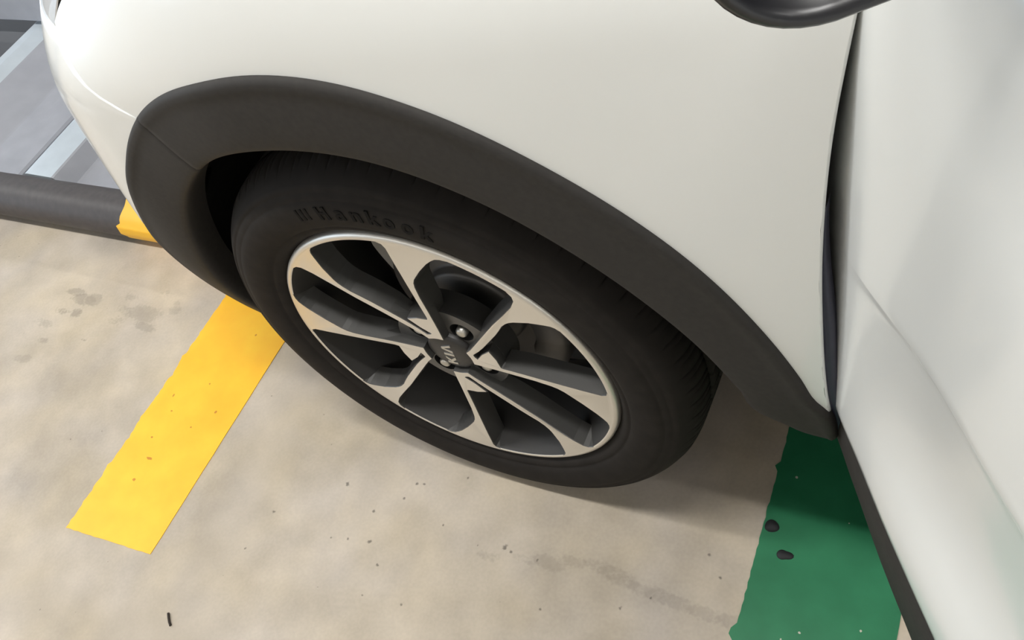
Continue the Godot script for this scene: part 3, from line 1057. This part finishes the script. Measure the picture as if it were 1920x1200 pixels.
func make_markings() -> void:
	var rng := RandomNumberGenerator.new()
	rng.seed = 5
	var p := PackedVector2Array()
	for v in ragged(Vector2(-0.7255, 0.3035), Vector2(-0.727, -1.6), 260, 0.0016, rng): p.append(v)
	for v in ragged(Vector2(-0.529, -1.6), Vector2(-0.532, 0.2965), 60, 0.0004, rng): p.append(v)
	for v in ragged(Vector2(-0.5325, 0.296), Vector2(-0.7255, 0.3035), 20, 0.0007, rng): p.append(v)
	# nicks on the ragged edge
	for k in p.size():
		var z := p[k].y
		if p[k].x < -0.7:
			for q in [[-0.062, 0.006], [0.075, 0.004], [0.18, 0.005]]:
				if absf(z - q[0]) < 0.008: p[k].x -= q[1] * (1.0 - absf(z - q[0]) / 0.008)
			for q in [[-0.02, 0.005], [0.12, 0.004]]:
				if absf(z - q[0]) < 0.012: p[k].x += q[1] * (1.0 - absf(z - q[0]) / 0.012)
	var y := mesh_node("yellow_stripe", slab(p, 0.0, 0.0012), M.yellow, self)
	tag(y, "wide yellow stripe painted on the concrete in front of the tyre", "floor marking")
	# small rubbed spots on the yellow paint
	for q in [[-0.652, 0.146, 0.008, 0.003], [-0.676, 0.108, 0.0025, 0.002], [-0.655, 0.19, 0.004, 0.003], [-0.69, 0.02, 0.0018, 0.004], [-0.672, 0.05, 0.003, 0.002], [-0.58, 0.03, 0.003, 0.0035], [-0.63, -0.02, 0.002, 0.002], [-0.61, 0.07, 0.002, 0.002], [-0.6, -0.14, 0.002, 0.003]]:
		var c := PackedVector2Array()
		for k in 10:
			var a := TAU * k / 10
			c.append(Vector2(q[0] + q[2] * cos(a) * rng.randf_range(0.6, 1.1), q[1] + q[3] * sin(a) * rng.randf_range(0.6, 1.1)))
		mesh_node("rubbed_spot", slab(c, 0.001, 0.00135), M.scuff, y)
	p = PackedVector2Array()
	for v in ragged(Vector2(0.3835, 0.75), Vector2(0.3825, -1.7), 300, 0.0009, rng): p.append(v)
	for v in ragged(Vector2(0.571, -1.7), Vector2(0.5725, 0.75), 100, 0.0006, rng): p.append(v)
	# drips over the edge
	for k in p.size():
		if p[k].x < 0.45:
			for q in [[-0.115, 0.006], [0.133, 0.007], [-0.05, 0.002]]:
				if absf(p[k].y - q[0]) < 0.007: p[k].x -= q[1]
	var g := mesh_node("green_stripe", slab(p, 0.0, 0.0012), M.green, self)
	tag(g, "wide green stripe painted on the concrete below the open door", "floor marking")
	for q in [[0.41, -0.105, 0.0022], [0.46, 0.11, 0.0016], [0.53, 0.085, 0.0018], [0.44, 0.125, 0.0015], [0.5, 0.12, 0.0014], [0.535, -0.03, 0.0014], [0.49, -0.055, 0.001]]:
		var c := PackedVector2Array()
		for k in 8: c.append(Vector2(q[0], q[1]) + Vector2.from_angle(TAU * k / 8) * q[2] * rng.randf_range(0.7, 1.2))
		mesh_node("chipped_spot", slab(c, 0.001, 0.00135), M.chip, g)
	# two dark lumps of rubber on the green paint
	var l1 := begin()
	var rows := []
	for k in 7:
		var v := k / 6.0
		var row := PackedVector3Array()
		for j in 20:
			var a := TAU * j / 20
			var r := 0.0098 * cos(v * PI * 0.5) * (1.0 + 0.06 * sin(3 * a + 1.0))
			row.append(Vector3(r * cos(a), 0.006 * sin(v * PI * 0.5), r * sin(a) * 0.95))
		rows.append(row)
	skin(l1, rows, false, true)
	var o := mesh_node("rubber_plug", done(l1), M.plug, self)
	o.position = Vector3(0.3945, 0.0010, -0.023)
	tag(o, "round black plug at the edge of the green stripe", "plug")
	var l2 := begin()
	rows = []
	for k in 6:
		var v := k / 5.0
		var row := PackedVector3Array()
		for j in 28:
			var a := TAU * j / 28
			var r := (0.0072 + 0.0085 * pow(maxf(0.0, cos(a + 0.1)), 6.0)) * cos(v * PI * 0.5)
			row.append(Vector3(r * cos(a), 0.0035 * sin(v * PI * 0.5), r * sin(a)))
		rows.append(row)
	skin(l2, rows, false, true)
	o = mesh_node("rubber_scrap", done(l2), M.plug, self)
	o.position = Vector3(0.4165, 0.0010, 0.0135)
	tag(o, "small dark keyhole-shaped scrap lying on the green stripe", "scrap")
	var tw := begin()
	tube(tw, [Vector3(-0.0075, 0.002, -0.008), Vector3(-0.002, 0.0022, -0.002), Vector3(0.003, 0.002, 0.003), Vector3(0.0085, 0.0018, 0.007)], 0.002, 8)
	o = mesh_node("twig", done(tw), M.grit, self)
	o.position = Vector3(-0.429, 0.0, 0.376)
	tag(o, "short dark twig lying on bare concrete past the yellow stripe's end", "twig")

func make_deck() -> void:
	# kerb pipe: black with a yellow end
	var k := base("kerb_pipe", "black painted steel pipe with a yellow end lying along the steel deck", "pipe", Vector3(-1.03, 0.0, -0.338))
	var st := begin()
	var rng := RandomNumberGenerator.new()
	rng.seed = 8
	var seg := 40
	var rows := []
	var rows2 := []
	var edge := []
	for j in seg:
		var a := TAU * j / seg
		# the paint edge wanders round the pipe
		edge.append(0.0 + 0.006 * sin(2 * a + 0.5) + 0.004 * sin(5 * a) + (0.016 if (a > 1.25 and a < 1.75) else 0.0) * -1.0)
	for q in [-4.2, -3.0, -1.5, -0.4]:
		var row := PackedVector3Array()
		for j in seg:
			var a := TAU * j / seg
			row.append(Vector3(q, 0.05 + 0.05 * cos(a), 0.05 * sin(a)))
		rows.append(row)
	var r1 := PackedVector3Array()
	var r2 := PackedVector3Array()
	for j in seg:
		var a := TAU * j / seg
		r1.append(Vector3(edge[j], 0.05 + 0.05 * cos(a), 0.05 * sin(a)))
		r2.append(Vector3(edge[j], 0.05 + 0.0506 * cos(a), 0.0506 * sin(a)))
	rows.append(r1)
	rows2.append(r1); rows2.append(r2)
	for q in [[0.30, 0.0506], [0.306, 0.048], [0.308, 0.040], [0.308, 0.0]]:
		var row := PackedVector3Array()
		for j in seg:
			var a := TAU * j / seg
			row.append(Vector3(q[0], 0.05 + q[1] * cos(a), q[1] * sin(a)))
		rows2.append(row)
	skin(st, rows, true, true)
	mesh_node("black_length", done(st), M.pipe, k)
	var s2 := begin()
	skin(s2, rows2, true, true)
	mesh_node("yellow_end", done(s2), M.pipe_yellow, k)
	# two steel pallets, folded from sheet, ribs coloured paler for the light they catch; profile points are (x, y)
	pallet("steel_pallet", "galvanised folded steel pallet next to the pipe's yellow end", [
		["flat_sheet", M.greysteel, [[-0.62, 0.022], [-1.313, 0.022]]],
		["sloped_fold", M.greysteel, [[-1.313, 0.022], [-1.320, 0.024], [-1.352, 0.056], [-1.358, 0.058]]],
		["raised_rib", M.lit_zinc, [[-1.358, 0.058], [-1.440, 0.060], [-1.448, 0.0585], [-1.452, 0.053], [-1.453, 0.004]]]])
	var far := pallet("steel_pallet", "grey folded steel pallet beyond the gap, with a bright raised edge", [
		["flat_sheet", M.greysteel, [[-1.50, 0.0], [-1.502, 0.030], [-1.508, 0.035], [-1.655, 0.035]]],
		["sloped_fold", M.greysteel, [[-1.655, 0.035], [-1.662, 0.036], [-1.80, 0.070], [-1.806, 0.071]]],
		["raised_rib", M.lit_zinc, [[-1.806, 0.071], [-1.845, 0.085], [-1.872, 0.086], [-1.882, 0.082], [-1.886, 0.070], [-1.887, 0.004]]]])
	for x in [-1.86, -1.835]:
		var b := begin()
		lathe(b, [[0.0, 0.008], [0.006, 0.0075], [0.010, 0.004], [0.011, 0.0], [0.011, -0.002]], 20, true)
		var o := mesh_node("rivet", done(b), M.lit_zinc, far)
		o.position = Vector3(x, 0.086, -0.69)
		o.rotation_degrees.x = -90
	var bm := mesh_node("steel_beam", box_mesh(Vector3(-2.9, 0.28, -0.935), Vector3(4.0, 0.36, 0.06), 0.006), M.greysteel, self)
	tag(bm, "pale grey steel side beam standing behind the folded pallets", "beam")
	var dk := mesh_node("shaded_channel", box_mesh(Vector3(-2.4, 0.02, -0.80), Vector3(0.98, 0.03, 0.80), 0.004), M.shaded_steel, self)  # dark plate stands for the shaded deck under the beam
	tag(dk, "steel channel below the pale side beam, its shade painted as dark grey", "channel")

func pallet(called: String, label: String, pieces: Array) -> Node3D:
	var o := base(called, label, "pallet", Vector3.ZERO, "steel pallets beside the pipe")
	for q in pieces:
		var st := begin()
		st.set_smooth_group(-1)
		var pr: Array = q[2]
		for k in pr.size() - 1:
			var a: Array = pr[k]
			var b: Array = pr[k + 1]
			quad(st, Vector3(a[0], a[1], -0.40), Vector3(b[0], b[1], -0.40), Vector3(b[0], b[1], -1.05), Vector3(a[0], a[1], -1.05))
			quad(st, Vector3(a[0], a[1], -0.40), Vector3(a[0], 0.0, -0.40), Vector3(b[0], 0.0, -0.40), Vector3(b[0], b[1], -0.40))
			quad(st, Vector3(a[0], a[1], -1.05), Vector3(a[0], 0.0, -1.05), Vector3(b[0], 0.0, -1.05), Vector3(b[0], b[1], -1.05))
		mesh_node(q[0], done(st), q[1], o)
	return o

# ---------------------------------------------------------------- the room
const LIGHT_ROWS := [[0.36, 1.0], [4.0, 0.5], [-3.6, 0.5]]
const TUBE_X := [-4.9, -3.4, -1.6, 0.2, 2.0, 3.8]
const LIGHT_ENERGY := 1.35

func make_room() -> void:
	var fl := MeshInstance3D.new()
	var st := SurfaceTool.new()
	st.begin(Mesh.PRIMITIVE_TRIANGLES)
	# floor with the texture laid out in metres
	var x0 := -6.0
	var x1 := 6.0
	var z0 := -6.0
	var z1 := 6.0
	var c := [Vector3(x0, 0, z0), Vector3(x1, 0, z0), Vector3(x1, 0, z1), Vector3(x0, 0, z1)]
	for k in [0, 1, 2, 0, 2, 3]:
		st.set_normal(Vector3.UP)
		st.set_tangent(Plane(1, 0, 0, 1))
		st.set_uv(Vector2((c[k].x + 1.75) / 2.4, (c[k].z + 0.9) / 2.4))
		st.add_vertex(c[k])
	for k in [0, 2, 1, 0, 3, 2]:
		st.set_normal(Vector3.DOWN)
		st.set_tangent(Plane(1, 0, 0, 1))
		st.set_uv(Vector2(c[k].x / 2.4, c[k].z / 2.4))
		st.add_vertex(c[k] - Vector3(0, 0.2, 0))
	fl.mesh = st.commit()
	fl.name = "floor"
	fl.material_override = M.floor
	add_child(fl)
	tag(fl, "beige concrete floor with faint stains", "floor", "", "structure")
	var ce := mesh_node("ceiling", box_mesh(Vector3(0, 2.85, 0), Vector3(12.4, 0.2, 12.4), 0.01), M.plaster, self)
	tag(ce, "pale concrete ceiling", "ceiling", "", "structure")
	for q in [["wall_front", Vector3(-6.1, 1.4, -5.1), Vector3(0.2, 2.8, 2.2)], ["wall_front_side", Vector3(-6.1, 1.4, 5.6), Vector3(0.2, 2.8, 1.2)], ["trim_1", Vector3(-6.1, 2.7, 0.5), Vector3(0.2, 0.2, 9.0)], ["wall_back", Vector3(6.1, 1.4, 0), Vector3(0.2, 2.8, 12.4)], ["wall_left", Vector3(0, 1.4, 6.1), Vector3(12.4, 2.8, 0.2)], ["wall_right", Vector3(0, 1.4, -6.1), Vector3(12.4, 2.8, 0.2)]]:
		var o := mesh_node(q[0], box_mesh(q[1], q[2], 0.01), M.plaster, self)
		tag(o, "pale painted wall of the car park", "wall", "", "structure")
	var ap := mesh_node("floor_outside", box_mesh(Vector3(-14.0, -0.1, 0), Vector3(15.9, 0.2, 24), 0.01), M.plaster, self)
	tag(ap, "pale concrete forecourt outside the entrance", "floor", "", "structure")

func make_lights() -> void:
	var tm := CapsuleMesh.new()
	tm.radius = 0.014
	tm.height = 1.18
	tm.radial_segments = 12
	var where := {0.36: "over the open car door", 4.0: "over the free aisle", -3.6: "beyond the car's far side"}
	for r in LIGHT_ROWS:
		for x in TUBE_X:
			var o := base("ceiling_light", "white twin-tube ceiling fitting in the row %s" % where[r[0]], "light fitting", Vector3(x, 2.75, r[0]), "fluorescent fittings %s" % where[r[0]])
			mesh_node("housing", box_mesh(Vector3(0, -0.03, 0), Vector3(1.24, 0.06, 0.14), 0.008), M.fitting, o)
			for s in [-0.04, 0.04]:
				var t := mesh_node("tube", tm, M.tube, o)
				t.position = Vector3(0, -0.085, s)
				t.rotation_degrees.z = 90
			var l := AreaLight3D.new()
			l.name = "lamp_glow"
			l.area_size = Vector2(1.18, 0.12)
			l.area_normalize_energy = true
			l.light_energy = LIGHT_ENERGY * r[1]
			l.light_color = Color(1.0, 0.995, 0.985)
			l.area_range = 20.0
			l.shadow_enabled = true
			l.rotation_degrees.x = -90
			l.position = Vector3(0, -0.105, 0)
			o.add_child(l)

func _ready() -> void:
	var cam := Camera3D.new()
	cam.name = "camera"
	cam.fov = 38.6246
	cam.near = 0.02
	cam.transform = Transform3D(Basis(Vector3(0.892991, -0.246839, -0.376348), Vector3(-0.164276, 0.599742, -0.783149), Vector3(0.419024, 0.76117, 0.495015)).orthonormalized(), Vector3(0.555153, 1.217198, 0.511924))
	add_child(cam)
	cam.current = true
	var env := Environment.new()
	env.background_mode = Environment.BG_COLOR
	env.background_color = Color(0.86, 0.93, 1.0)
	env.background_energy_multiplier = 1.3
	env.tonemap_mode = Environment.TONE_MAPPER_LINEAR
	env.tonemap_exposure = 1.95
	env.sdfgi_enabled = true
	env.ssao_enabled = true
	env.ssil_enabled = true
	var we := WorldEnvironment.new()
	we.name = "environment"
	we.environment = env
	add_child(we)
	make_materials()
	make_lights()
	make_room()
	make_plan()
	make_car()
	make_deck()
	make_markings()
